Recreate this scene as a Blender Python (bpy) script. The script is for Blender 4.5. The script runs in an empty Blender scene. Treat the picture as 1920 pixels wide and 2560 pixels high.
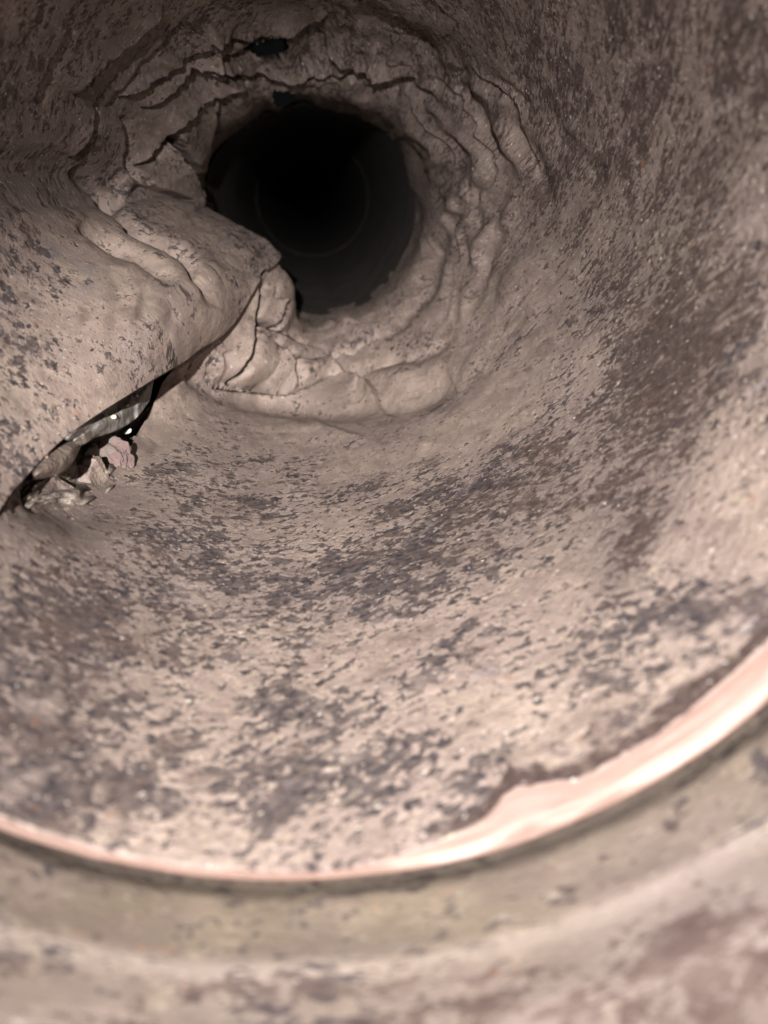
import bpy, math, random
import numpy as np
from mathutils import Matrix, Vector

# ------------------------------------------------------------------ camera, world, light
S = 0.075                      # pipe radius in metres; everything below is laid out in pipe radii
FPX, PW, PH = 2145.0, 1920.0, 2560.0
RIGHT = np.array([0.99740494, -0.07199579, 0.0])
UP = np.array([0.02488203, 0.34470713, 0.93838046])
FWD = np.array([0.06755944, 0.9359453, -0.34560399])

scene = bpy.context.scene
col = scene.collection
cam_data = bpy.data.cameras.new('camera')
cam = bpy.data.objects.new('camera', cam_data)
col.objects.link(cam)
cam.matrix_world = Matrix(((RIGHT[0], UP[0], -FWD[0], 0), (RIGHT[1], UP[1], -FWD[1], 0),
                           (RIGHT[2], UP[2], -FWD[2], 0), (0, 0, 0, 1)))
cam_data.sensor_fit = 'VERTICAL'
cam_data.sensor_height = 36.0
cam_data.lens = 36.0 * FPX / PH
cam_data.clip_start = 0.004
cam_data.clip_end = 50
cam_data.dof.use_dof = True
cam_data.dof.focus_distance = 0.235
cam_data.dof.aperture_fstop = cam_data.lens / 2.1
scene.camera = cam

world = bpy.data.worlds.new('World')
scene.world = world
world.use_nodes = True
world.node_tree.nodes['Background'].inputs[0].default_value = (0.9, 0.95, 1.0, 1)
world.node_tree.nodes['Background'].inputs[1].default_value = 0.004

flash_data = bpy.data.lights.new('phone_flash', 'SPOT')
flash_data.energy = 27.0
flash_data.color = (1.0, 0.965, 0.95)
flash_data.spot_size = math.radians(53)
flash_data.spot_blend = 1.0
flash_data.shadow_soft_size = 0.0022
flash = bpy.data.objects.new('phone_flash', flash_data)
col.objects.link(flash)
fl_pos = (RIGHT * -0.12 + UP * -0.04 - FWD * 2.0) * S
aim = FWD * 1.0 + RIGHT * 0.06 + UP * 0.0
flash.location = fl_pos
flash.rotation_euler = Vector(aim).to_track_quat('-Z', 'Y').to_euler()

vs = scene.view_settings
vs.view_transform = 'Standard'
vs.look = 'None'
vs.gamma = 1.0
vs.exposure = 0.0
scene.cycles.max_bounces = 8
scene.cycles.diffuse_bounces = 5

rng = np.random.default_rng(7)
random.seed(7)

# ------------------------------------------------------------------ helpers
def project(P):
    """world (in radii) -> photograph pixels"""
    r, u, f = P @ RIGHT, P @ UP, P @ FWD
    f = np.maximum(f, 1e-3)
    return np.stack([PW / 2 + FPX * r / f, PH / 2 - FPX * u / f], -1)

def ray(px):
    px = np.asarray(px, float)
    d = np.stack([(px[..., 0] - PW / 2) / FPX, (PH / 2 - px[..., 1]) / FPX, np.ones(px.shape[:-1])], -1)
    return d @ np.stack([RIGHT, UP, FWD])

def sstep(a, b, x):
    t = np.clip((x - a) / (b - a), 0, 1)
    return t * t * (3 - 2 * t)

def vnoise(u, v, seed=0):
    iu, iv = np.floor(u).astype(np.int64), np.floor(v).astype(np.int64)
    fu, fv = u - iu, v - iv
    fu, fv = fu * fu * (3 - 2 * fu), fv * fv * (3 - 2 * fv)
    def h(a, b):
        n = (a * 374761393 + b * 668265263 + seed * 1442695041) & 0xffffffff
        n = ((n ^ (n >> 13)) * 1274126177) & 0xffffffff
        return ((n ^ (n >> 16)) & 0xffff) / 65535.0
    return (h(iu, iv) * (1 - fu) + h(iu + 1, iv) * fu) * (1 - fv) + (h(iu, iv + 1) * (1 - fu) + h(iu + 1, iv + 1) * fu) * fv - 0.5

def fbm(u, v, seed=0, octs=4):
    s, a = 0, 1.0
    for k in range(octs):
        s = s + a * vnoise(u * 2 ** k, v * 2 ** k, seed + k * 17)
        a *= 0.5
    return s

def poly_dist(P, line):
    """signed distance (left of the direction of travel in the picture is positive) to a polyline"""
    best = np.full(len(P), 1e9); sgn = np.ones(len(P)); tt = np.zeros(len(P))
    line = np.asarray(line, float)
    n = len(line) - 1
    for i in range(n):
        a, b = line[i], line[i + 1]
        ab = b - a
        t = np.clip(((P - a) @ ab) / (ab @ ab), 0, 1)
        d = P - (a + t[:, None] * ab)
        dist = np.hypot(d[:, 0], d[:, 1])
        m = dist < best
        best[m] = dist[m]
        sgn[m] = np.sign(ab[1] * d[m, 0] - ab[0] * d[m, 1])
        tt[m] = (i + t[m]) / n
    return best, sgn, tt

def smooth_line(pts, k=3):
    p = np.asarray(pts, float)
    for _ in range(k - 1):
        q = [p[0]]
        for i in range(len(p) - 1):
            q += [0.75 * p[i] + 0.25 * p[i + 1], 0.25 * p[i] + 0.75 * p[i + 1]]
        q.append(p[-1]); p = np.array(q)
    return p

def in_poly(P, poly):
    poly = np.asarray(poly, float); inside = np.zeros(len(P), bool)
    x, y = P[:, 0], P[:, 1]; j = len(poly) - 1
    for i in range(len(poly)):
        xi, yi, xj, yj = *poly[i], *poly[j]
        c = ((yi > y) != (yj > y)) & (x < (xj - xi) * (y - yi) / (yj - yi + 1e-12) + xi)
        inside ^= c; j = i
    return inside

def mesh_object(name, V, F, mat, parent=None, attrs=None, normals=None, smooth=True):
    me = bpy.data.meshes.new(name)
    V = np.asarray(V, np.float32) * S
    F = np.asarray(F, np.int32)
    nv, nf, k = len(V), len(F), F.shape[1]
    me.vertices.add(nv); me.vertices.foreach_set('co', V.ravel())
    me.loops.add(nf * k); me.loops.foreach_set('vertex_index', F.ravel())
    me.polygons.add(nf)
    me.polygons.foreach_set('loop_start', np.arange(0, nf * k, k, dtype=np.int32))
    me.polygons.foreach_set('use_smooth', np.full(nf, smooth))
    me.update(calc_edges=True)
    for an, av in (attrs or {}).items():
        av = np.asarray(av, np.float32)
        if av.ndim == 2:
            at = me.attributes.new(an, 'FLOAT_VECTOR', 'POINT'); at.data.foreach_set('vector', av.ravel())
        else:
            at = me.attributes.new(an, 'FLOAT', 'POINT'); at.data.foreach_set('value', av)
    if normals is not None:
        me.normals_split_custom_set_from_vertices(normals.tolist())
    me.materials.append(mat)
    o = bpy.data.objects.new(name, me)
    col.objects.link(o)
    if parent: o.parent = parent
    return o

def empty(name, loc=(0, 0, 0)):
    o = bpy.data.objects.new(name, None); col.objects.link(o)
    o.empty_display_size = 0.01
    return o

def tag(o, label=None, cat=None, group=None, kind=None):
    if label: o['label'] = label
    if cat: o['category'] = cat
    if group: o['group'] = group
    if kind: o['kind'] = kind
    return o

# ------------------------------------------------------------------ materials
class NT:
    def __init__(self, name):
        self.m = bpy.data.materials.new(name); self.m.use_nodes = True
        self.t = self.m.node_tree; self.t.nodes.clear()
        self.out = self.t.nodes.new('ShaderNodeOutputMaterial')
        self.b = self.t.nodes.new('ShaderNodeBsdfPrincipled')
        self.t.links.new(self.b.outputs[0], self.out.inputs[0])
    def put(self, sock, v):
        if hasattr(v, 'is_linked') or isinstance(v, bpy.types.NodeSocket): self.t.links.new(v, sock)
        elif isinstance(v, (tuple, list)): sock.default_value = (*v, 1) if len(v) == 3 and len(sock.default_value) == 4 else v
        else: sock.default_value = v
    def attr(self, n, vec=False):
        a = self.t.nodes.new('ShaderNodeAttribute'); a.attribute_name = n
        return a.outputs['Vector' if vec else 'Fac']
    def obj(self):
        return self.t.nodes.new('ShaderNodeTexCoord').outputs['Object']
    def mapv(self, vec, scale, loc=(0, 0, 0)):
        n = self.t.nodes.new('ShaderNodeMapping'); self.put(n.inputs[0], vec)
        n.inputs['Scale'].default_value = scale; n.inputs['Location'].default_value = loc
        return n.outputs[0]
    def noise(self, vec, scale, detail=4, rough=0.55, dist=0.0):
        detail = min(detail, 3)
        n = self.t.nodes.new('ShaderNodeTexNoise'); self.put(n.inputs['Vector'], vec)
        n.inputs['Scale'].default_value = scale; n.inputs['Detail'].default_value = detail
        n.inputs['Roughness'].default_value = rough; n.inputs['Distortion'].default_value = dist
        return n.outputs['Fac']
    def voro(self, vec, scale, feature='F1'):
        n = self.t.nodes.new('ShaderNodeTexVoronoi'); self.put(n.inputs['Vector'], vec)
        n.inputs['Scale'].default_value = scale; n.feature = feature
        return n.outputs['Distance']
    def math(self, op, a, b=0.0, c=0.0):
        n = self.t.nodes.new('ShaderNodeMath'); n.operation = op
        for s, v in zip(n.inputs, (a, b, c)): self.put(s, v)
        return n.outputs[0]
    def rng(self, v, a, b, c=0.0, d=1.0, smooth=True):
        n = self.t.nodes.new('ShaderNodeMapRange')
        n.interpolation_type = 'SMOOTHSTEP' if smooth else 'LINEAR'
        for s, x in zip(n.inputs, (v, a, b, c, d)): self.put(s, x)
        return n.outputs[0]
    def mix(self, f, a, b):
        n = self.t.nodes.new('ShaderNodeMix'); n.data_type = 'RGBA'
        self.put(n.inputs[0], f); self.put(n.inputs[6], a); self.put(n.inputs[7], b)
        return n.outputs[2]
    def bump(self, h, strength, dist, normal=None):
        n = self.t.nodes.new('ShaderNodeBump'); self.put(n.inputs['Height'], h)
        n.inputs['Strength'].default_value = strength; n.inputs['Distance'].default_value = dist
        if normal is not None: self.put(n.inputs['Normal'], normal)
        return n.outputs[0]
    def set(self, **k):
        for n, v in k.items(): self.put(self.b.inputs[n.replace('_', ' ')], v)
        return self.m

def deposit_material(name, tan=(0.395, 0.307, 0.252), tan2=(0.283, 0.218, 0.182), blur=1.0, bumpk=1.0, flecks=1.0):
    """mineral crust over old copper: tan film, blue-black and brown pits, rust dots, pale crystals"""
    m = NT(name)
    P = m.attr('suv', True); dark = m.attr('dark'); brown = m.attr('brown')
    big = m.noise(P, 2.2, 5, 0.6)
    mid = m.noise(P, 9.0, 5, 0.62, 0.4)
    base = m.mix(m.rng(mid, 0.38, 0.62), tan2, tan)
    base = m.mix(m.rng(big, 0.42, 0.62, 0.0, 0.45 * flecks), base, (0.285, 0.215, 0.195))
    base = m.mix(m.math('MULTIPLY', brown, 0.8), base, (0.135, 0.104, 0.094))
    # pale yellowish flecks and bluish film
    fl = m.noise(P, 44, 2, 0.6)
    base = m.mix(m.rng(fl, 0.60, 0.68, 0.0, 0.55 * flecks), base, (0.42, 0.34, 0.24))
    bl = m.noise(P, 5.5, 4, 0.65)
    base = m.mix(m.rng(bl, 0.63, 0.74, 0.0, 0.55 * flecks), base, (0.26, 0.24, 0.265))
    # pits: clusters of small ones, some larger, and a fine pepper
    n1 = m.noise(P, 35.0, 3, 0.66, 0.3)
    n2 = m.noise(P, 11.0, 3, 0.66, 0.3)
    n3 = m.noise(P, 55.0, 2, 0.6)
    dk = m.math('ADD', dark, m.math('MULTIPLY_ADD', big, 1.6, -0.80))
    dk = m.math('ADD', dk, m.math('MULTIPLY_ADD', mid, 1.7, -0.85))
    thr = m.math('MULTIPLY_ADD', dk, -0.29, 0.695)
    a = m.rng(m.math('SUBTRACT', n1, thr), -0.03, 0.04 * blur)
    thr2 = m.math('MULTIPLY_ADD', dk, -0.24, 0.715)
    b = m.rng(m.math('SUBTRACT', n2, thr2), -0.03, 0.05 * blur)
    c3 = m.rng(m.math('SUBTRACT', n3, m.math('MULTIPLY_ADD', dk, -0.20, 0.69)), -0.02, 0.06)
    pit = m.math('MAXIMUM', m.math('MAXIMUM', a, m.math('MULTIPLY', b, 0.9)), m.math('MULTIPLY', c3, 0.75))
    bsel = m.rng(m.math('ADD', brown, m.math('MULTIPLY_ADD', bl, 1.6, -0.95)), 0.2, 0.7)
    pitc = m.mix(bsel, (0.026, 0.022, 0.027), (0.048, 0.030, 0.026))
    c = m.mix(m.math('MULTIPLY', pit, m.rng(fl, 0.3, 0.65, 0.97, 0.72)), base, pitc)
    # thin brown and pinkish films
    fm = m.noise(m.mapv(P, (1, 1, 1), (1.3, 4.9, 0)), 6.5, 3, 0.68, 0.6)
    c = m.mix(m.rng(fm, 0.54, 0.68, 0.0, 0.55), c, (0.112, 0.080, 0.068))
    c = m.mix(m.rng(fm, 0.44, 0.30, 0.0, 0.40 * flecks), c, (0.36, 0.285, 0.245))
    # rust dots
    rd = m.noise(m.mapv(P, (1, 1, 1), (3.1, 7.7, 0)), 22.0, 2, 0.55)
    rust = m.math('MULTIPLY', m.rng(rd, 0.69, 0.74), 0.35)
    c = m.mix(rust, c, (0.26, 0.10, 0.035))
    # crystals
    cr = m.noise(m.mapv(P, (1, 1, 1), (9.1, 1.7, 0)), 60.0, 2, 0.5)
    crm = m.rng(cr, 0.685, 0.72)
    c = m.mix(m.math('MULTIPLY', crm, 0.7 * flecks), c, (0.66, 0.60, 0.53))
    c = m.mix(0.26, c, (0.0, 0.0, 0.0))
    gl = m.noise(P, 7.0, 3, 0.6)
    rough = m.math('ADD', m.math('SUBTRACT', m.rng(gl, 0.35, 0.7, 0.66, 0.48), m.math('MULTIPLY', crm, 0.15)), m.math('MULTIPLY', pit, 0.25))
    fine = m.noise(P, 95.0, 3, 0.7)
    h = m.math('ADD', m.math('MULTIPLY', fine, 0.55), m.math('MULTIPLY', pit, -0.28))
    nb = m.bump(h, 0.38 * bumpk, 0.011 * S * 2.2)
    return m.set(Base_Color=c, Roughness=rough, Normal=nb, Metallic=0.0, Specular_IOR_Level=m.rng(pit, 0.0, 1.0, 0.42, 0.15))

MAT_WALL = deposit_material('pitted_crust')
MAT_COLLAR = deposit_material('collar_crust', tan=(0.152, 0.119, 0.084), tan2=(0.108, 0.084, 0.060), blur=1.6, bumpk=0.7, flecks=0.25)

def copper_material():
    m = NT('bare_copper')
    P = m.attr('suv', True)
    n = m.noise(m.mapv(P, (6, 30, 1)), 1.0, 4, 0.6)
    n2 = m.noise(P, 4.0, 4, 0.6)
    sc = m.noise(m.mapv(P, (5, 160, 1)), 1.0, 3, 0.6)
    c = m.mix(m.rng(n, 0.35, 0.65), (0.235, 0.152, 0.125), (0.275, 0.198, 0.170))
    ox = m.math('MULTIPLY', m.rng(m.math('ADD', n2, m.attr('oxide_tone')), 0.55, 0.85), 0.9)
    c = m.mix(ox, c, (0.085, 0.046, 0.033))
    return m.set(Base_Color=c, Metallic=0.2, Roughness=m.rng(n, 0.3, 0.7, 0.5, 0.65),
                 Normal=m.bump(m.math('ADD', sc, m.math('MULTIPLY', n, 1.5)), 0.35, 0.0006))
MAT_COPPER = copper_material()

def simple_material(name, c1, c2, scale, rough=0.7, bump=0.5, metallic=0.0, c3=None, spec=0.4):
    m = NT(name); P = m.obj()
    n = m.noise(P, scale, 5, 0.6, 0.3)
    c = m.mix(m.rng(n, 0.36, 0.64), c1, c2)
    if c3:
        k = m.noise(m.mapv(P, (1, 1, 1), (0.3, 0.1, 0.7)), scale * 0.7, 4, 0.6)
        c = m.mix(m.rng(k, 0.5, 0.6), c, c3)
    f = m.noise(P, scale * 5, 4, 0.65)
    return m.set(Base_Color=c, Roughness=rough, Metallic=metallic, Specular_IOR_Level=spec,
                 Normal=m.bump(m.math('ADD', n, m.math('MULTIPLY', f, 0.5)), bump, 0.0012))

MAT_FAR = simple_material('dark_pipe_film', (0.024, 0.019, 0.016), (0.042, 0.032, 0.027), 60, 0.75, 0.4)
MAT_EARTH = simple_material('dark_damp_earth', (0.030, 0.025, 0.022), (0.055, 0.045, 0.040), 120, 0.95, 1.0)
MAT_PINK = simple_material('pink_stone', (0.138, 0.088, 0.082), (0.10, 0.070, 0.064), 260, 0.85, 0.9, c3=(0.125, 0.10, 0.085))
MAT_PALE = simple_material('pale_stone', (0.165, 0.14, 0.11), (0.115, 0.097, 0.08), 160, 0.75, 0.9, c3=(0.20, 0.17, 0.14))
MAT_SCRAP = simple_material('tan_scrap', (0.165, 0.128, 0.102), (0.105, 0.083, 0.068), 150, 0.6, 0.9, c3=(0.14, 0.105, 0.088))
MAT_STRIP = simple_material('grey_sheet_metal', (0.165, 0.150, 0.136), (0.225, 0.205, 0.187), 90, 0.8, 0.5, metallic=0.0, spec=0.15)
MAT_DIRT = simple_material('packed_dirt', (0.15, 0.125, 0.104), (0.095, 0.078, 0.066), 220, 0.95, 1.0, c3=(0.20, 0.168, 0.14), spec=0.1)
MAT_CHIP = simple_material('orange_copper_chip', (0.20, 0.105, 0.07), (0.16, 0.095, 0.07), 200, 0.5, 0.5, metallic=0.2)
MAT_GRIT = simple_material('white_grit', (0.36, 0.34, 0.31), (0.28, 0.26, 0.23), 300, 0.3, 0.4, spec=0.8)
MAT_YGRIT = simple_material('yellow_grit', (0.42, 0.37, 0.20), (0.38, 0.35, 0.27), 300, 0.3, 0.4, spec=0.8)

# ------------------------------------------------------------------ pipe shape
Y0, YH = 1.195, 6.25              # cut end of the near pipe, throat of the squashed section
AX0, AX1 = np.array([-0.026, -0.105]), np.array([0.0, -0.065])

def axis_at(y):
    k = sstep(3.6, 5.8, y)[..., None] if np.ndim(y) else sstep(3.6, 5.8, np.array([y]))[:, None][0]
    return AX0 * (1 - k) + AX1 * k

DEG = np.degrees
def cyc(th, pts):
    """periodic interpolation of (degrees, value) pairs"""
    pts = sorted(pts); a = np.array([p[0] for p in pts], float); v = np.array([p[1] for p in pts], float)
    d = np.mod(np.degrees(th), 360)
    return np.interp(d, np.r_[a[-1] - 360, a, a[0] + 360], np.r_[v[-1], v, v[0]])

RHO_THROAT = [(0, .655), (45, .665), (90, .60), (125, .64), (160, .73), (200, .72), (235, .66), (270, .70), (300, .70), (330, .645)]
YSTART = [(0, 3.3), (30, 3.5), (60, 4.2), (90, 4.5), (120, 4.1), (150, 3.6), (180, 3.5), (215, 3.8), (235, 4.2), (255, 4.3), (275, 4.2), (300, 3.8), (330, 3.4)]
YEND = [(0, 5.5), (45, 5.55), (90, 5.6), (130, 5.4), (160, 5.25), (200, 5.25), (240, 5.6), (270, 5.65), (300, 5.6), (330, 5.5)]

def r_profile(th, y):
    rt = cyc(th, RHO_THROAT); ys = cyc(th, YSTART); ye = cyc(th, YEND)
    k = (y - ys) / (ye - ys)
    k = 0.5 * sstep(0.0, 1, k) + 0.5 * sstep(0.25, 1, k)
    tp = 0.075 * sstep(2.3, 4.6, y)
    return (1 - tp) - (1 - tp - rt) * k

# ridge of the inward fold: outline points of the photograph carried to its depth
YR = 5.0
RIDGE_PX = [(347, 440), (405, 478), (480, 511), (544, 552), (600, 583), (655, 608), (690, 640), (712, 680), (728, 728), (738, 775), (744, 815)]
_r = ray(RIDGE_PX); _p = _r / _r[:, 1:2] * YR
_ax = axis_at(np.full(len(_p), YR))
_dx, _dz = _p[:, 0] - _ax[:, 0], _p[:, 2] - _ax[:, 1]
RIDGE_TH = np.mod(np.degrees(np.arctan2(_dz, _dx)), 360); RIDGE_B = np.hypot(_dx, _dz)

def ridge_inset(th):
    d = np.mod(np.degrees(th), 360)
    o = np.argsort(RIDGE_TH)
    b = np.interp(d, RIDGE_TH[o], RIDGE_B[o])
    rp = r_profile(th, np.full_like(th, YR))
    lo, hi = RIDGE_TH.min(), RIDGE_TH.max()
    w = sstep(lo - 20, lo + 4, d) * (1 - sstep(hi - 2, hi + 16, d))
    return np.maximum(rp - b, 0) * w

def base_radius(th, y, flap):
    """flap: 1 on the upper side of the tear, 0 on the lower"""
    ins = ridge_inset(th)
    d = np.mod(np.degrees(th), 360)
    y1f = 1.75 + 0.5 * sstep(215, 175, d)
    up_f = np.clip((y - y1f) / (YR - y1f), 0, 1)
    up_f = 0.64 * sstep(0.0, 0.46, up_f) + 0.36 * sstep(0.35, 1.0, up_f)
    up_f = up_f * (1 - 0.42 * np.exp(-((d - 229) / 9.0) ** 2) * (1 - sstep(3.9, 4.8, y)))
    y1l = 3.35 + 0.95 * np.clip((d - 228) / 24, 0, 1)
    up_l = sstep(0, 1, (y - y1l) / (YR - 0.1 - y1l))
    up = flap * up_f + (1 - flap) * up_l
    down = 1 - sstep(YR, YR + 0.75, y)
    return r_profile(th, y) - ins * np.where(y < YR, up, down)

def xyz(th, rho, y):
    a = axis_at(y)
    return np.stack([a[..., 0] + rho * np.cos(th), y, a[..., 1] + rho * np.sin(th)], -1)

TEAR_PX = smooth_line([(-160, 1440), (-60, 1345), (0, 1278), (22, 1240), (81, 1175), (141, 1110), (206, 1061), (271, 1018), (347, 969), (412, 920),
                       (450, 898), (477, 866), (532, 822), (564, 779), (602, 725), (640, 692), (668, 672)], 2)
HOLE_PX = smooth_line([(-160, 1445), (-60, 1352), (0, 1286), (40, 1232), (92, 1180), (140, 1150), (172, 1152), (196, 1176), (216, 1196), (245, 1196), (285, 1180), (315, 1150), (345, 1098), (376, 1045),
                       (398, 980), (414, 945), (455, 902), (484, 868), (538, 825), (568, 782), (606, 728), (645, 698), (670, 676)], 2)

COLS = 1150
yr_ = np.r_[1 / np.linspace(1 / Y0, 1 / 3.6, 260)[:-1], np.linspace(3.6, 4.5, 80)[:-1], np.linspace(4.5, 5.7, 210)[:-1], np.linspace(5.7, YH, 24)]
ROWS = len(yr_)
scan = np.radians(np.linspace(206, 250, 353))

def solve_curve(line, flap):
    """for each depth, the angle at which the (bulged) wall projects onto a drawn line"""
    out = []
    for y in yr_:
        yy = np.full_like(scan, y)
        f = np.full_like(scan, float(flap))
        p = project(xyz(scan, base_radius(scan, yy, f), yy))
        d, s, t = poly_dist(p, line)
        # first sign change of the signed distance
        sd = d * s
        i = np.where(np.diff(np.sign(sd)) != 0)[0]
        i = [k for k in i if abs(sd[k]) < 25]
        out.append(scan[i[0]] if i else np.nan)
    out = np.array(out)
    ok = ~np.isnan(out)
    return np.interp(yr_, yr_[ok], out[ok])

def box(v, n):
    k = np.ones(n) / n
    return np.convolve(np.pad(v, n // 2, 'edge'), k, 'valid')[:len(v)]
TH_TEAR = box(solve_curve(TEAR_PX, 1), 7)
TH_HOLE = np.maximum(box(solve_curve(HOLE_PX, 0), 3), TH_TEAR + np.radians(0.05))
YT_A, YT_B = 1.7, 4.93
open_w = sstep(YT_A, YT_A + 0.25, yr_) * (1 - sstep(YT_B - 0.25, YT_B, yr_))
TH_HOLE = TH_TEAR + (TH_HOLE - TH_TEAR) * open_w

# grid: column 0 is the lower lip of the tear, the last column the upper lip
U = np.linspace(0, 1, COLS)
TH = TH_HOLE[:, None] + U[None, :] * (2 * np.pi - (TH_HOLE - TH_TEAR)[:, None])
# ragged start of the crust at the cut end
def cyl_hit(px, rho=1.0):
    d = ray(np.asarray(px, float)); a = AX0
    A = d[:, 0] ** 2 + d[:, 2] ** 2; B = -2 * (d[:, 0] * a[0] + d[:, 2] * a[1]); C = a @ a - rho * rho
    p = d * ((-B + np.sqrt(B * B - 4 * A * C)) / (2 * A))[:, None]
    return np.mod(np.degrees(np.arctan2(p[:, 2] - a[1], p[:, 0] - a[0])), 360), p[:, 1]
_lt, _ly = cyl_hit([(0, 2064), (150, 2102), (300, 2142), (450, 2166), (600, 2180), (760, 2180), (880, 2162), (960, 2142), (1060, 2112), (1150, 2078), (1205, 2052), (1232, 2024), (1256, 1988), (1290, 1965),
                    (1340, 1962), (1400, 1952), (1440, 1948), (1500, 1918), (1600, 1858), (1700, 1790), (1800, 1708), (1920, 1598)])
LIP_PTS = list(zip(_lt, np.maximum(_ly - Y0, 0.006))) + [(345, .07), (20, .03), (90, .02), (150, .012), (200, .010)]
def lip_width(th):
    return cyc(th, LIP_PTS)
ystart = Y0 + lip_width(TH[0]) + 0.006 * fbm(TH[0] * 14, TH[0] * 0 + .3, 3, 3)
kk = 1 - (1 / Y0 - 1 / yr_) / (1 / Y0 - 1 / YH)
YY = 1 / (1 / yr_[:, None] + (1 / ystart - 1 / Y0)[None, :] * kk[:, None] ** 3)
FLAP = np.zeros_like(TH)
FLAP[:] = sstep(0.35, 0.65, U)[None, :]
RHO = base_radius(TH.ravel(), YY.ravel(), FLAP.ravel())
th, yy, flap = TH.ravel(), YY.ravel(), FLAP.ravel()

# slow dents so that the tube is nowhere perfectly round
RHO -= 0.022 * fbm(np.cos(th) * 1.6 + 5, np.sin(th) * 1.6 + yy * 0.9, 11, 3) * sstep(1.3, 2.2, yy)
VB = xyz(th, RHO, yy)
PX = project(VB)
g = VB.reshape(ROWS, COLS, 3)
BN = np.cross(np.gradient(g, axis=1), np.gradient(g, axis=0)).reshape(-1, 3)
BN /= np.linalg.norm(BN, axis=1)[:, None] + 1e-12
if (BN[:, 0] * np.cos(th) + BN[:, 2] * np.sin(th)).sum() > 0: BN = -BN

inward = np.zeros_like(RHO)
# --- the lower wall is drawn down into the hole beside the tear
lowside = (U < 0.5)[None, :].repeat(ROWS, 0).ravel()
dh, sh, _ = poly_dist(PX, [(130, 1195), (210, 1240), (275, 1215), (325, 1150), (350, 1095)])
inward -= 0.07 * np.exp(-(dh / 85) ** 2) * lowside
# soft valley where the floor of the pipe runs into the crumpled ring
def soft(line, amp, w, side=None):
    d, s, t = poly_dist(PX, smooth_line(line))
    f = np.exp(-(d / w) ** 2) * np.minimum(1, np.minimum(t, 1 - t) * 6 + 0.25)
    global inward
    inward = inward + amp * f
soft([(480, 900), (520, 955), (602, 985), (720, 1005), (860, 1015), (1000, 1000), (1130, 950)], -0.07, 34)
soft([(540, 925), (640, 960), (760, 955), (900, 950)], -0.03, 18)
bd = np.hypot((PX[:, 0] - 430) / 260, (PX[:, 1] - 730) / 200)
inward += 0.13 * np.exp(-bd ** 2 * 1.4) * flap * ((np.degrees(th) % 360 > 150) & (np.degrees(th) % 360 < 245))
soft([(-60, 400), (60, 425), (190, 445), (320, 475)], -0.07, 55)
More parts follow.
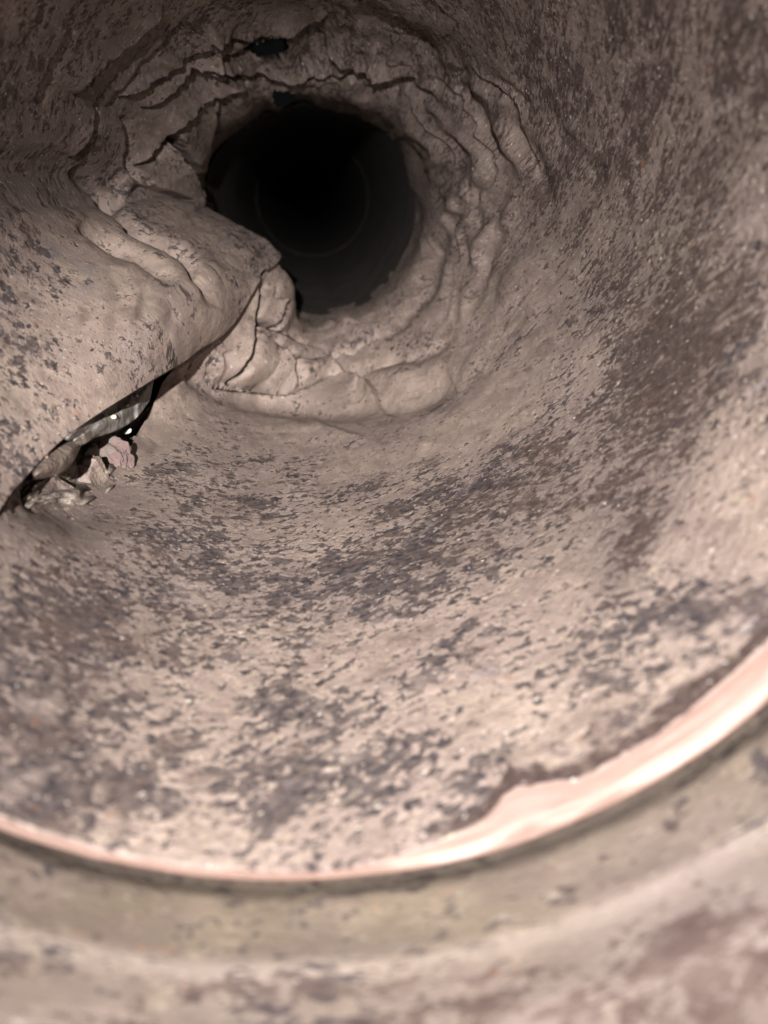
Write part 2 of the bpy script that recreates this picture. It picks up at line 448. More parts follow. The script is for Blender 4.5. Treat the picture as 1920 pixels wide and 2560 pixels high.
# --- folds: (line, groove depth, groove width px, raised side amount, raised side falloff px)
FOLDS = [
 # upper left, long overlapping folds
 ([(405, 10), (353, 64), (301, 104), (255, 145), (226, 179), (185, 240)], .030, 6, .020, 45),
 ([(540, 55), (463, 116), (428, 145), (394, 174), (347, 203), (300, 243)], .040, 7, .026, 35),
 ([(620, 98), (521, 139), (463, 168), (428, 203), (399, 231), (350, 268)], .042, 7, .026, 35),
 ([(612, 192), (579, 226), (521, 249), (475, 278), (422, 336), (340, 418)], .060, 8, .030, 45),
 ([(463, 168), (550, 168), (608, 185), (694, 191), (790, 205)], .045, 9, .02, 35),
 ([(425, 341), (451, 394), (475, 440), (492, 498), (510, 524)], .065, 8, .030, 40),
 ([(556, 243), (548, 324), (521, 382), (492, 440)], .035, 9, .02, 35),
 ([(214, 428), (243, 463), (284, 509), (301, 550), (324, 590), (370, 625)], .042, 15, .014, 55),
 ([(236, 262), (222, 347), (192, 400)], .030, 9, .012, 45),
 ([(300, 290), (312, 345), (318, 420), (350, 468)], .026, 10, .010, 45),
 ([(330, 462), (405, 484), (485, 510)], .029, 10, -.02, 40),
 ([(175, 60), (120, 170), (88, 260)], .012, 12, .006, 60),
 ([(470, 20), (380, 110), (310, 190), (262, 270)], .012, 9, .006, 45),
 # top
 ([(820, 25), (760, 60), (690, 82), (600, 82), (500, 70)], .045, 7, .020, 40),
 ([(820, 25), (950, 45), (1040, 90), (1090, 150), (1110, 240)], .034, 18, .014, 50),
 ([(690, 195), (790, 178), (880, 178), (930, 150), (960, 190), (1040, 195)], .045, 12, .022, 40),
 ([(880, 220), (970, 225), (1050, 220), (1110, 260), (1150, 330)], .030, 16, .014, 45),
 # the flap
 ([(195, 560), (233, 595), (282, 643), (326, 687), (372, 735), (390, 770)], .042, 16, .016, 60),
 ([(300, 575), (336, 605), (391, 649), (434, 698), (461, 752), (480, 790)], .046, 16, .016, 60),
 ([(180, 560), (235, 600), (290, 700)], .008, 18, .0, 40),
 ([(255, 700), (276, 790), (262, 880)], .008, 20, .0, 40),
 ([(322, 760), (330, 800), (318, 850)], .008, 15, .0, 40),
 ([(380, 790), (388, 820), (372, 880)], .008, 14, .0, 40),
 # the tip of the flap and the pleats beside it
 ([(651, 700), (648, 763), (636, 828), (618, 888), (600, 952)], .075, 9, .030, 45),
 ([(722, 745), (714, 790), (706, 815)], .040, 7, .015, 25),
 ([(690, 700), (698, 725), (690, 745)], .020, 6, .0, 25),
 ([(648, 808), (699, 815), (766, 850), (824, 890)], .038, 8, .010, 40),
 ([(646, 816), (699, 860), (735, 888), (790, 898), (824, 902), (880, 880), (930, 849), (990, 812)], .040, 8, .010, 45),
 ([(709, 868), (738, 921), (757, 950)], .040, 8, .015, 35),
 ([(824, 898), (862, 925), (905, 945)], .030, 9, .012, 35),
 ([(560, 960), (640, 968), (720, 972), (790, 952), (880, 935), (960, 912), (1010, 880)], .030, 11, .012, 35),
 ([(766, 822), (834, 826), (906, 795), (975, 762)], .035, 9, .018, 30),
 ([(560, 880), (572, 925), (590, 955)], .020, 10, .0, 30),
 ([(530, 900), (548, 940)], .016, 9, .0, 30),
 ([(900, 930), (1000, 900), (1080, 880), (1140, 830)], .034, 16, .016, 40),
 ([(930, 855), (1010, 800), (1060, 740), (1100, 670)], .036, 17, .018, 45),
 # right-hand pleats
 ([(1020, 470), (1045, 540), (1030, 600), (990, 690)], .030, 16, .016, 30),
 ([(1000, 345), (1040, 400), (1062, 450), (1040, 480)], .035, 15, .016, 30),
 ([(1075, 480), (1112, 520), (1118, 570), (1090, 640), (1050, 710)], .034, 16, .018, 40),
 ([(1141, 331), (1156, 441), (1141, 551), (1112, 625), (1060, 730)], .026, 16, .012, 45),
 ([(1112, 88), (1156, 184), (1178, 257), (1229, 346), (1244, 400)], .028, 17, .012, 55),
 ([(1215, 184), (1266, 294), (1332, 382), (1362, 470), (1384, 560)], .020, 18, .010, 60),
 ([(1303, 191), (1362, 272), (1406, 346), (1479, 419), (1516, 490)], .012, 20, .006, 60),
 ([(1259, 480), (1244, 588), (1207, 698), (1156, 809)], .024, 17, .012, 60),
 ([(1180, 420), (1200, 520), (1180, 640)], .018, 14, .008, 40),
 ([(860, 1060), (1000, 1045), (1150, 980), (1260, 880)], .012, 24, .006, 60),
 # small curls below the hole
 ([(165, 1180), (120, 1192), (100, 1222), (108, 1262)], .010, 15, .0, 25),
 ([(186, 1158), (190, 1200), (206, 1228)], .010, 14, .0, 25),
 ([(60, 1210), (46, 1250), (60, 1290)], .006, 16, .0, 25),
]
ctr = np.array([790., 505.])
slit = np.zeros(len(PX))
for line, gd, gw, ra, rf in FOLDS:
    L = smooth_line(line)
    m = np.where((PX[:, 0] > L[:, 0].min() - 170) & (PX[:, 0] < L[:, 0].max() + 170) & (PX[:, 1] > L[:, 1].min() - 170) & (PX[:, 1] < L[:, 1].max() + 170))[0]
    wob = fbm(PX[m, 0] / 26, PX[m, 1] / 26, 5, 2) * 7
    d, s, t = poly_dist(PX[m] + wob[:, None] * 0.6, L)
    end = np.clip(np.minimum(t, 1 - t) * 7, 0, 1)
    mid_ = L[len(L) // 2]; tan_ = L[len(L) // 2 + 1] - L[len(L) // 2 - 1]
    outer = np.sign(tan_[1] * (mid_ - ctr)[0] - tan_[0] * (mid_ - ctr)[1])      # which side faces the mouth of the pipe
    if ra < 0: outer = -outer
    sd = d * s * outer
    if gw >= 14:
        inward[m] -= (1.5 if L[:, 0].max() < 520 else 0.95) * gd * np.exp(-(d / gw) ** 2) * np.clip(np.minimum(t, 1 - t) * 3, 0, 1)
        continue
    inward[m] += -1.3 * gd * np.where(sd > 0, np.exp(-(d / (gw * .45)) ** 2), np.exp(-(d / (gw * 1.5)) ** 2)) * end
    inward[m] += 2.2 * abs(ra) * sstep(0, gw * .7, sd) * np.exp(-np.maximum(sd, 0) / rf) * end
    if gd >= .030:
        wd = (gd - .018) * 110 * np.clip(np.minimum(t, 1 - t) * 4, 0, 1) * (1 + 0.9 * fbm(PX[m, 0] / 17, PX[m, 1] / 17, 9, 2))
        wd = np.clip(wd * 3.4, 0.01, 15)
        slit[m] = np.maximum(slit[m], np.clip(1 - (sd / wd) ** 2, 0, 1) ** 1.5 * np.clip(wd / 7, 0, 1))

# --- crumple facets: random heights, linear between them, so that the sheet breaks into flat pieces
from mathutils.geometry import delaunay_2d_cdt
sites, hts = [], []
for k in range(1500):
    p = ctr + rng.uniform(-760, 760, 2)
    dd = np.hypot(*(p - ctr)); ang = math.degrees(math.atan2(-(p[1] - ctr[1]), p[0] - ctr[0])) % 360
    top = 40 < ang < 130
    mind = 34 if top else (52 if dd < 420 else 90)
    if dd < 190 or dd > 740: continue
    if any(np.hypot(*(p - q)) < mind for q in sites): continue
    sites.append(p); hts.append(rng.uniform(-1, 1))
res = delaunay_2d_cdt([Vector(p) for p in sites], [], [], 0, 1e-4)
tv = np.array([list(v) for v in res[0]]); orig = [o[0] if o else 0 for o in res[3]]; hv = np.array([hts[o] for o in orig])
fac = np.zeros(len(PX)); rad = np.hypot(PX[:, 0] - ctr[0], PX[:, 1] - ctr[1])
for f in res[2]:
    A, B, C = tv[f[0]], tv[f[1]], tv[f[2]]
    lo, hi = np.minimum(np.minimum(A, B), C), np.maximum(np.maximum(A, B), C)
    m = np.where((PX[:, 0] >= lo[0]) & (PX[:, 0] <= hi[0]) & (PX[:, 1] >= lo[1]) & (PX[:, 1] <= hi[1]))[0]
    if not len(m): continue
    T = np.array([B - A, C - A]).T
    det = np.linalg.det(T)
    if abs(det) < 1e-6: continue
    w = np.linalg.solve(T, (PX[m] - A).T)
    ok = (w[0] >= -1e-6) & (w[1] >= -1e-6) & (w[0] + w[1] <= 1 + 1e-6)
    i = m[ok]; fac[i] = hv[f[0]] * (1 - w[0, ok] - w[1, ok]) + hv[f[1]] * w[0, ok] + hv[f[2]] * w[1, ok]
pang = np.degrees(np.arctan2(-(PX[:, 1] - ctr[1]), PX[:, 0] - ctr[0])) % 360
is_right = (sstep(285, 320, pang) + (1 - sstep(55, 85, pang)) * (pang < 90)).clip(0, 1)
is_top = sstep(30, 60, pang) * (1 - sstep(120, 150, pang))
on_flap = flap * ((np.degrees(th) % 360 > 178) & (np.degrees(th) % 360 < 240))
cr = sstep(560, 400, rad) * (yy > 3.2)
fac_amp = (0.042 + 0.012 * is_top - 0.040 * is_right) * cr * (1 - 0.85 * on_flap)
# keep the facet away from the open edges of the tear
fac_amp = fac_amp * (1 - 0.6 * np.exp(-(poly_dist(PX, TEAR_PX)[0] / 30) ** 2))
inward += fac * fac_amp
pr = np.radians(pang)
warp = 1.5 * fbm(np.cos(pr) * 2.2 + 4, np.sin(pr) * 2.2 + rad / 260, 87, 3) + 0.12 * fbm(PX[:, 0] / 45, PX[:, 1] / 45, 88, 2)
ph = (640 - rad) / 112 + pang / 120 + warp
fr_ = ph - np.floor(ph)
saw = np.where(fr_ < .80, (fr_ / .80) ** 1.6, 1 - sstep(.80, 1.0, fr_))
saw = saw * (1 - is_right) + is_right * 0.5 * (0.5 - 0.5 * np.cos(2 * np.pi * (fr_ + 0.25 * sstep(0, 1, fr_))) )
amp_n = np.clip(0.55 + 1.5 * fbm(PX[:, 0] / 120, PX[:, 1] / 120, 89, 2), 0.1, 1.3)
not_left = (1 - sstep(115, 150, pang) * (1 - sstep(250, 275, pang)))
inward += 0.10 * saw * amp_n * sstep(660, 430, rad) * sstep(250, 330, rad) * (yy > 2.6) * not_left
inward += 0.030 * fbm(PX[:, 0] / 38, PX[:, 1] / 38, 23, 3) * is_top * cr
inward -= 0.30 * slit
inward += 0.006 * fbm(th * 22, yy * 7, 31, 3) * sstep(2.2, 3.2, yy)
inward += 0.0022 * fbm(th * 60, yy * 50, 41, 3)
V = VB + BN * inward[:, None]
PX2 = project(V)

idx = np.arange(ROWS * COLS).reshape(ROWS, COLS)
q = np.stack([idx[:-1, :-1], idx[:-1, 1:], idx[1:, 1:], idx[1:, :-1]], -1)
ymid = yr_[:-1]
seam_rows = np.where((ymid < YT_A) | (ymid > YT_B))[0]
seam = np.stack([idx[seam_rows, -1], idx[seam_rows, 0], idx[seam_rows + 1, 0], idx[seam_rows + 1, -1]], -1)
Fq = np.concatenate([q.reshape(-1, 4), seam])
umid = np.concatenate([np.broadcast_to((U[:-1] + U[1:]) / 2, (ROWS - 1, COLS - 1)).ravel(), np.ones(len(seam))])
# holes rusted through the top of the crumpled ring
cpx = PX2[Fq].mean(1)
HOLES = [[(598, 132), (612, 112), (640, 104), (668, 92), (700, 92), (716, 104), (720, 128), (712, 146), (690, 150), (668, 154), (650, 138), (628, 124)],
         [(676, 262), (680, 232), (694, 224), (722, 222), (738, 232), (730, 256), (706, 268)]]
keep = np.ones(len(Fq), bool)
jit = np.stack([fbm(cpx[:, 0] / 14, cpx[:, 1] / 14, 51, 2), fbm(cpx[:, 0] / 14, cpx[:, 1] / 14, 52, 2)], -1) * 14
for h in HOLES: keep &= ~in_poly(cpx + jit, h)
Fq, umid, cpx = Fq[keep], umid[keep], cpx[keep]

# smooth vertex normals of the whole sheet, shared by the parts cut from it
fn = np.cross(V[Fq[:, 2]] - V[Fq[:, 0]], V[Fq[:, 3]] - V[Fq[:, 1]])
VN = np.zeros_like(V)
for k in range(4): np.add.at(VN, Fq[:, k], fn)
VN /= np.linalg.norm(VN, axis=1)[:, None] + 1e-12
toaxis = -np.stack([np.cos(th), np.zeros_like(th), np.sin(th)], -1)
if (VN * toaxis).sum() < 0:
    Fq = Fq[:, ::-1]; VN = -VN

# where the crust is pitted, stained; brown also paints shade at left and dims the ring
def blobs(P, base, lst):
    v = np.full(len(P), base)
    for x, y, rx, ry, ang, a in lst:
        c, s = math.cos(math.radians(ang)), math.sin(math.radians(ang))
        dx, dy = P[:, 0] - x, P[:, 1] - y
        u, w = (dx * c - dy * s) / rx, (dx * s + dy * c) / ry
        v = v + (a - v) * np.exp(-(u * u + w * w) ** 1.3)
    return v
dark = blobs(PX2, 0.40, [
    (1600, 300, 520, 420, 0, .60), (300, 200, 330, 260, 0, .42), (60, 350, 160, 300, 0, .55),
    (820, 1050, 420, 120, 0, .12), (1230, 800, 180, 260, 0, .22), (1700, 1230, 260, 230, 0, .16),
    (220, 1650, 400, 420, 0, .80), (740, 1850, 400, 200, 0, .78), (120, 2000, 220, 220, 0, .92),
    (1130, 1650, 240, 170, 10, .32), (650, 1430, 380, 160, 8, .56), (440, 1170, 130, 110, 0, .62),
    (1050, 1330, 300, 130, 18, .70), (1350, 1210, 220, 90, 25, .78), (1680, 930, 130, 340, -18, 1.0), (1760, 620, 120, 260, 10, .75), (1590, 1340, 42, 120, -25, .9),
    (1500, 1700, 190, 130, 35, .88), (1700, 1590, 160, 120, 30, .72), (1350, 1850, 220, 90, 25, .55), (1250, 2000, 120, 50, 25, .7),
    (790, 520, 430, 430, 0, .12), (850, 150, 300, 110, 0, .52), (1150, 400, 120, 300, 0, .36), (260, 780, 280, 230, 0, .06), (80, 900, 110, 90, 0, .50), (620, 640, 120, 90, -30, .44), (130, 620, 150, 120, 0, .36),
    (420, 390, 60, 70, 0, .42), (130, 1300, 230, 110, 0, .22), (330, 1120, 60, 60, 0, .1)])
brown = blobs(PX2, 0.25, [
    (1600, 300, 620, 520, 0, .95), (1160, 420, 170, 360, 0, 1.0), (850, 130, 380, 130, 0, 1.05), (950, 880, 330, 120, 0, .1), (1660, 960, 150, 380, -18, 1.0), (1400, 1200, 320, 160, 20, .8), (1560, 1380, 80, 160, -25, 1.0), (200, 220, 420, 300, 0, 1.0),  # ring and upper left browned further to dim them, over real staining
    (30, 420, 170, 260, 0, 1.1), (150, 1700, 380, 420, 0, .6), (260, 780, 300, 240, 0, -.15), (130, 1290, 260, 110, 0, 1.0), (700, 1880, 400, 160, 0, .2), (800, 1050, 420, 120, 0, .15)])  # left edge and wall below the tear: shade painted in as brown
# brown border where the crust has lifted off the copper, on the right
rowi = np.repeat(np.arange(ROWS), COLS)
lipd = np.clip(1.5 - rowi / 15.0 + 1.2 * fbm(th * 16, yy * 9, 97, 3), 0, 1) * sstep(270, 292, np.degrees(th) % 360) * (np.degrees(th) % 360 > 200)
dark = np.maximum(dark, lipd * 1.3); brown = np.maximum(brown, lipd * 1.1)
thd = np.degrees(th)
# grain drawn out round the pipe, more so on the right-hand side
tg = np.linspace(np.radians(190), np.radians(640), 2000)
st = np.interp(np.degrees(tg) % 360, [0, 30, 100, 160, 200, 240, 270, 300, 330, 360], [0.9, 0.9, 1.0, 1.0, 1.0, 1.0, 1.15, 1.25, 1.1, 0.9])
cum = np.concatenate([[0], np.cumsum(np.diff(tg) / ((st[1:] + st[:-1]) / 2))])
thm = np.where(th < np.radians(190), th + 2 * np.pi, th)
su = np.interp(thm, tg, cum)
sl = np.interp(np.degrees(tg) % 360, [0, 30, 60, 120, 180, 215, 245, 270, 290, 315, 345, 360], [-1.3, -1.2, -.7, 0, 0, 0, .3, .5, .1, -.6, -1.1, -1.3])
sint = np.concatenate([[0], np.cumsum(np.diff(tg) * (sl[1:] + sl[:-1]) / 2)])
suv = np.stack([su, yy - np.interp(thm, tg, sint), 0.3 * flap], -1)

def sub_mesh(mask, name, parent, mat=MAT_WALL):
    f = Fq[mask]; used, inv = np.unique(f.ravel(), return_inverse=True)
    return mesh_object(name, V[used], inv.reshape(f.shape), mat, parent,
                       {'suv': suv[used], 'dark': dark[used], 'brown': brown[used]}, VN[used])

pipe = tag(empty('copper_pipe'), 'crushed copper pipe with tan pitted crust inside, torn and folded inward at left', 'pipe')
ymf = yy[Fq].mean(1); thf = np.degrees(th[Fq].mean(1)) % 360
is_flap = (umid > 0.75) & (thf > 186) & (thf < 240) & (ymf < 5.35) & (ymf > 1.6)
is_ring = (~is_flap) & (ymf > 4.05)
is_wall = ~(is_flap | is_ring)
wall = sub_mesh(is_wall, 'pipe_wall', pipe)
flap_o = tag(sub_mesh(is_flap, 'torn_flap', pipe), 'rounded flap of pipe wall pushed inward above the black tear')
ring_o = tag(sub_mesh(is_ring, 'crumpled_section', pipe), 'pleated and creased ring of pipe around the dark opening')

# thickness of the sheet along its torn edges and round the cut end
def edge_strip(ids, name, parent, mat, depth, closed=False):
    ids = np.asarray(ids); n = len(ids)
    out = np.stack([np.cos(th[ids]), np.zeros(n), np.sin(th[ids])], -1)
    P0, P1 = V[ids], V[ids] + out * depth
    VV = np.concatenate([P0, P1]); m = n if closed else n - 1
    ff = [(i, (i + 1) % n, n + (i + 1) % n, n + i) for i in range(m)]
    at = {'suv': np.concatenate([suv[ids], suv[ids] + [0, .03, 0]]), 'dark': np.full(2 * n, .5), 'brown': np.full(2 * n, .9), 'oxide_tone': np.full(2 * n, .3)}
    return mesh_object(name, VV, ff, mat, parent, at)
tr = np.where((yr_ >= YT_A) & (yr_ <= YT_B))[0]
edge_strip(idx[tr, -1], 'torn_edge', flap_o, MAT_WALL, 0.018)
tr2 = tr[yr_[tr] > 2.75]
edge_strip(idx[tr2, 0], 'torn_edge', wall, MAT_WALL, 0.012)
edge_strip(idx[0, :], 'crust_edge', wall, MAT_WALL, 0.02, True)

# bare copper lip at the cut end
NL = 720
tl = np.linspace(0, 2 * np.pi, NL, endpoint=False)
lw = lip_width(tl) + 0.015
thick = cyc(tl, [(200, .010), (240, .012), (270, .016), (290, .022), (310, .026), (340, .026), (20, .02), (120, .012)])
prof = [(0.004, 1.0), (0.005, .72), (0.008, .40), (0.011, .18), (.016, .06), (.022, .0), (.55, .02), (.85, .12), (1.0, .45), (1.0, 1.6)]
LV, LS, LO = [], [], []
for k, (ro, yo) in enumerate(prof):
    r = 1 + (ro if k < 6 else .012 + ro * thick) + 0.0025 * fbm(tl * 9, tl * 0 + k * .35, 61, 3)
    y = Y0 - 0.002 + (yo * lw if k < 6 else yo * 0.05) + 0.002 * fbm(tl * 7, tl * 0 + k * .3, 71, 3)
    LV.append(np.stack([AX0[0] + r * np.cos(tl), y, AX0[1] + r * np.sin(tl)], -1))
    LS.append(np.stack([tl, np.full(NL, k * .04), np.zeros(NL)], -1))
    LO.append(cyc(tl, [(200, .45), (240, .40), (262, .28), (280, .12), (290, .0), (300, -.03), (340, -.03), (60, .2)]) + (0, 0, .04, .14, .25, .34, .42, .48, .5, .5)[k])  # oxide round the rim, plus a tone darkening towards the end face
np_ = len(prof)
LF = [(a * NL + i, a * NL + (i + 1) % NL, (a + 1) * NL + (i + 1) % NL, (a + 1) * NL + i) for a in range(np_ - 1) for i in range(NL)]
tag(mesh_object('cut_lip', np.concatenate(LV), LF, MAT_COPPER, pipe, {'suv': np.concatenate(LS), 'oxide_tone': np.concatenate(LO)}),
    'shiny bare copper rim of the pipe end, broadest at lower right')

# ------------------------------------------------------------------ collar round the pipe end
NC = 640
tc = np.linspace(0, 2 * np.pi, NC, endpoint=False)
cprof = [(1.42, 1.085), (1.30, 1.062), (1.27, 1.054), (1.255, 1.047), (1.235, 1.045), (1.20, 1.049), (1.165, 1.052), (1.135, 1.050), (1.118, 1.050), (1.108, 1.053), (1.095, 1.059),
         (1.075, 1.063), (1.05, 1.065), (1.02, 1.067), (1.0, 1.068), (.985, 1.071), (.96, 1.078), (.90, 1.09), (.82, 1.095), (.74, 1.10), (.66, 1.10), (.65, 1.115), (.66, 1.14), (1.42, 1.14)]
ecc = cyc(tc, [(200, -.004), (240, -.002), (270, .002), (295, .012), (320, .02), (350, .018), (60, .01), (130, .004)])
CV, CS = [], []
for k, (y, r) in enumerate(cprof):
    n = fbm(tc * 4, tc * 0 + y * 6, 81, 3)
    rr = r + ecc + 0.006 * n + 0.003 * fbm(tc * 18, tc * 0 + y * 22, 82, 3)
    yk = y + 0.008 * fbm(tc * 5, tc * 0 + .2, 83, 2) * (0.9 < y < 1.2)
    CV.append(np.stack([AX0[0] + rr * np.cos(tc), np.full(NC, -0.067) + yk, AX0[1] + rr * np.sin(tc)], -1))
    CS.append(np.stack([np.interp(np.where(tc < np.radians(190), tc + 2 * np.pi, tc), tg, cum), np.full(NC, -k * .045 + .4), np.full(NC, 3.0)], -1))
CV, CS = np.concatenate(CV), np.concatenate(CS)
CPX = project(CV)
CF = [(a * NC + i, (a + 1) * NC + i, (a + 1) * NC + (i + 1) % NC, a * NC + (i + 1) % NC) for a in range(len(cprof) - 1) for i in range(NC)]
cd = blobs(CPX, 0.46, [(700, 2270, 800, 90, 0, .24), (1500, 2080, 260, 70, 30, .22), (1300, 2150, 120, 40, 15, .40), (300, 2480, 500, 110, 0, .60), (1750, 2400, 300, 200, 35, 1.0), (1300, 2520, 500, 90, 10, .85), (30, 2150, 80, 100, 0, .4)])
cb = blobs(CPX, 0.5, [(1750, 2380, 360, 260, 35, 1.2), (300, 2500, 600, 120, 0, .7), (1300, 2520, 500, 100, 10, .9), (700, 2280, 700, 80, 0, .12)])
collar = tag(empty('pipe_collar'), 'tan stained collar ring around the copper rim, out of focus at bottom', 'collar')
mesh_object('collar_band', CV, CF, MAT_COLLAR, collar, {'suv': CS * 0.7, 'dark': cd, 'brown': cb})

# ------------------------------------------------------------------ the pipe that goes on into the dark
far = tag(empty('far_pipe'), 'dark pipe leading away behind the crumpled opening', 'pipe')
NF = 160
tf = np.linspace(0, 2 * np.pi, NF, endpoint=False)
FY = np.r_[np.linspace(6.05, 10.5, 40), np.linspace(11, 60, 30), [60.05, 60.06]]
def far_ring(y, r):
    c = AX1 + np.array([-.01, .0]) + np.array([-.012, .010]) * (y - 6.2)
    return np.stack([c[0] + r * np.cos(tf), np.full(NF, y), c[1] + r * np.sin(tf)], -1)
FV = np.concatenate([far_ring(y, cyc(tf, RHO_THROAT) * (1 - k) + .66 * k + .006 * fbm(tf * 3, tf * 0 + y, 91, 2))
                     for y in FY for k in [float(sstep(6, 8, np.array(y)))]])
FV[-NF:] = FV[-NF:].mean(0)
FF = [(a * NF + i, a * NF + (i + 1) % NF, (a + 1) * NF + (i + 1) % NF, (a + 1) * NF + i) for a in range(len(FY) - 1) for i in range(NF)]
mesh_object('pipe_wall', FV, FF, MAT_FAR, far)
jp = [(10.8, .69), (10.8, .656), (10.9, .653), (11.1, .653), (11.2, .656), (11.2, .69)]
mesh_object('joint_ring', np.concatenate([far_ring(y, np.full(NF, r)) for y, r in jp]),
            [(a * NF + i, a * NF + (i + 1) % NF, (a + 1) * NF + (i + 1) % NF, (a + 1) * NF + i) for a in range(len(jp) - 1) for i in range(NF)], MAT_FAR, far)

# ------------------------------------------------------------------ earth packed round the pipe, seen only through the holes
NE, ME = 300, 160
te, ye = np.meshgrid(np.linspace(0, 2 * np.pi, NE, endpoint=False), np.linspace(1.45, 6.6, ME))
re = 1.20 + 0.10 * fbm(te * 5, ye * 3, 101, 4)
EV = np.stack([AX0[0] + re * np.cos(te), ye, AX0[1] + re * np.sin(te)], -1).reshape(-1, 3)
EF = [(a * NE + i, a * NE + (i + 1) % NE, (a + 1) * NE + (i + 1) % NE, (a + 1) * NE + i) for a in range(ME - 1) for i in range(NE)]
tag(mesh_object('earth_fill', EV, EF, MAT_EARTH), kind='structure')

# ------------------------------------------------------------------ things lodged in the tear
def on_pipe(px, rho):
    """point where the line of sight meets the cylinder of radius rho about the near axis"""
    d = ray(np.array(px, float)); a = AX0
    A = d[0] ** 2 + d[2] ** 2; B = -2 * (d[0] * a[0] + d[2] * a[1]); C = a @ a - rho * rho
    t = (-B + math.sqrt(B * B - 4 * A * C)) / (2 * A)
    return d * t

def sheet(name, top, bot, rho_top, rho_bot, nseg, nrow, mat, parent=None, thick=.012, wob=.01, seed=0, bulge=0.0):
    """bent piece of sheet between two drawn edges, each edge at its own distance from the pipe's axis"""
    def resample(l, n):
        l = smooth_line(l); s = np.r_[0, np.cumsum(np.hypot(*np.diff(l, axis=0).T))]
        return np.stack([np.interp(np.linspace(0, s[-1], n), s, l[:, k]) for k in (0, 1)], -1)
    a, b = resample(top, nseg), resample(bot, nseg)
    P = []
    for j in range(nrow):
        k = j / (nrow - 1)
        for i in range(nseg):
            px = a[i] * (1 - k) + b[i] * k
            r = rho_top * (1 - k) + rho_bot * k - bulge * math.sin(math.pi * k)
            r += wob * float(fbm(np.array([i * .12]), np.array([j * .2]), seed, 3)[0])
            P.append(on_pipe(px, r))
    P = np.array(P); c = np.array([AX0[0], 0, AX0[1]])
    o = P - c; o[:, 1] = 0; o /= np.linalg.norm(o, axis=1)[:, None]
    VV = np.concatenate([P, P + o * thick]); n = nseg * nrow
    f = []
    for j in range(nrow - 1):
        for i in range(nseg - 1):
            k = j * nseg + i
            f.append((k, k + 1, k + nseg + 1, k + nseg)); f.append((n + k, n + k + nseg, n + k + nseg + 1, n + k + 1))
    bd = [i for i in range(nseg)] + [j * nseg + nseg - 1 for j in range(1, nrow)] + [(nrow - 1) * nseg + i for i in range(nseg - 2, -1, -1)] + [j * nseg for j in range(nrow - 2, 0, -1)]
    for i in range(len(bd)):
        p, q_ = bd[i], bd[(i + 1) % len(bd)]
        f.append((p, n + p, n + q_, q_))
    m = mesh_object(name, VV, f, mat, parent)
    return m

def rock(name, px, rho, sx, sy, sz, mat, rot=0.0, seed=0, sub=4, rough=.3, cuts=11):
    """angular pebble at a place on the pipe; sizes in radii along view-right, view-up and depth"""
    import bmesh
    bm = bmesh.new(); bmesh.ops.create_icosphere(bm, subdivisions=sub, radius=1)
    P = np.array([v.co[:] for v in bm.verts]); Fr = [[v.index for v in f.verts] for f in bm.faces]; bm.free()
    r2 = np.random.default_rng(seed)
    # a few cutting planes give flat faces
    for _ in range(cuts):
        nrm = r2.normal(size=3); nrm /= np.linalg.norm(nrm); h = r2.uniform(.55, .85)
        dd = P @ nrm - h; P = P - np.where(dd > 0, dd, 0)[:, None] * nrm
    P *= (1 + rough * .35 * fbm(P[:, 0] * 2.5 + 9, P[:, 1] * 2.5 + P[:, 2] * 2.1, seed, 4))[:, None]
    c, s = math.cos(rot), math.sin(rot)
    X, Z = P[:, 0] * sx * 1.4, P[:, 1] * sy * 1.4
    X, Z = X * c - Z * s, X * s + Z * c
    W = X[:, None] * RIGHT + Z[:, None] * UP + (P[:, 2] * sz)[:, None] * FWD + on_pipe(px, rho)
    return mesh_object(name, W, Fr, mat, None, smooth=True)

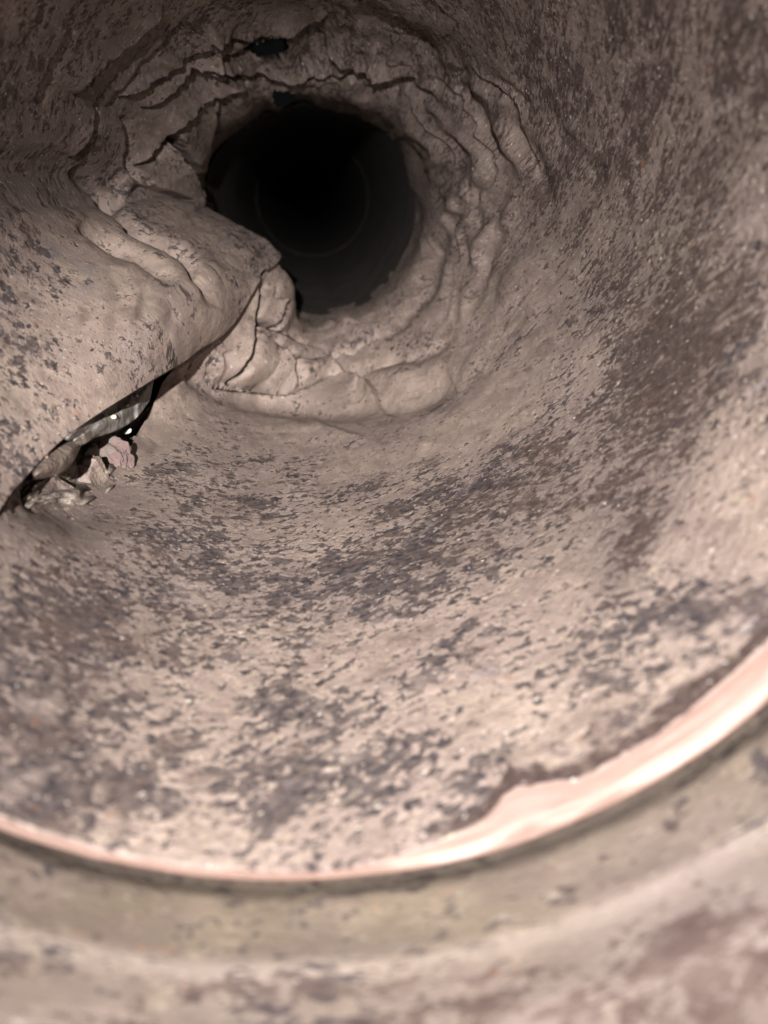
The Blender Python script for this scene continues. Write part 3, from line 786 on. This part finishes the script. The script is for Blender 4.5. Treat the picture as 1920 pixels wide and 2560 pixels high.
tag(sheet('packed_dirt', [(20, 1235), (85, 1165), (145, 1100), (210, 1052), (275, 1008), (350, 958), (420, 905)], [(40, 1300), (120, 1255), (190, 1262), (255, 1240), (320, 1185), (385, 1070), (440, 915)], 1.075, 1.085, 90, 26, MAT_DIRT, thick=.02, wob=.09, seed=14),
    'packed grey-brown dirt behind the stones in the tear', 'dirt')
strip = sheet('sheet_metal_strip', [(146, 1082), (206, 1040), (271, 996), (347, 946), (392, 915)], [(186, 1100), (245, 1090), (300, 1072), (345, 1044), (374, 1003)], .90, .935, 70, 16, MAT_STRIP, thick=.012, wob=.02, seed=3, bulge=.02)
tag(strip, 'grey dented metal strip with bright specks wedged under the flap', 'metal strip')
curl = sheet('curled_shred', [(188, 1096), (215, 1080), (243, 1072)], [(204, 1112), (226, 1101), (250, 1082)], .905, .925, 20, 6, MAT_PALE, thick=.01, wob=.02, seed=5)
tag(curl, 'thin pale curled shred at the lower end of the grey strip', 'shred')
tag(sheet('folded_scrap', [(88, 1170), (124, 1118), (160, 1096), (196, 1092)], [(100, 1190), (146, 1186), (180, 1165), (204, 1112)], .95, .955, 36, 14, MAT_SCRAP, thick=.015, wob=.015, seed=6, bulge=.03),
    'tan folded scrap between orange chip and pink stone', 'scrap')
tag(rock('stone', (254, 1136), 1.075, .098, .072, .06, MAT_PINK, -.55, 21, 5, 1.3, 7), 'pink stone lodged in the tear', 'stone')
tag(rock('stone', (336, 1085), 1.10, .060, .085, .05, MAT_PALE, -.5, 33, 5, 1.2, 6), 'grey-green stone beside the pink stone, near the end of the strip', 'stone')
tag(rock('stone', (212, 1188), 1.10, .066, .050, .06, MAT_SCRAP, .2, 27, 5, .9, 4), 'rounded tan stone below the pink stone', 'stone')
tag(rock('stone', (392, 985), 1.06, .035, .075, .05, MAT_SCRAP, -.6, 61, 4, 1.0, 5), 'narrow brown stone at the upper end of the grey strip', 'stone')
tag(rock('copper_chip', (100, 1154), .955, .020, .010, .012, MAT_CHIP, .8, 45, 4, 1.0), 'small orange copper chip at the lower end of the tear', 'chip')
tag(rock('grit_grain', (282, 1042), .895, .011, .007, .008, MAT_YGRIT, .2, 51, 3), 'yellow-white glinting grain in the middle of the grey strip', 'grain')
tag(rock('grit_grain', (317, 1014), .895, .007, .005, .006, MAT_GRIT, .2, 52, 3), 'white grain on the grey strip, right of the yellow grain', 'grain')
tag(rock('grit_grain', (341, 990), .893, .006, .005, .006, MAT_GRIT, .2, 53, 3), 'white grain near the upper end of the grey strip', 'grain')
tag(rock('grit_grain', (318, 1078), 1.0, .013, .010, .01, MAT_GRIT, .2, 54, 3), 'whitish grain just above the pink stone', 'grain')
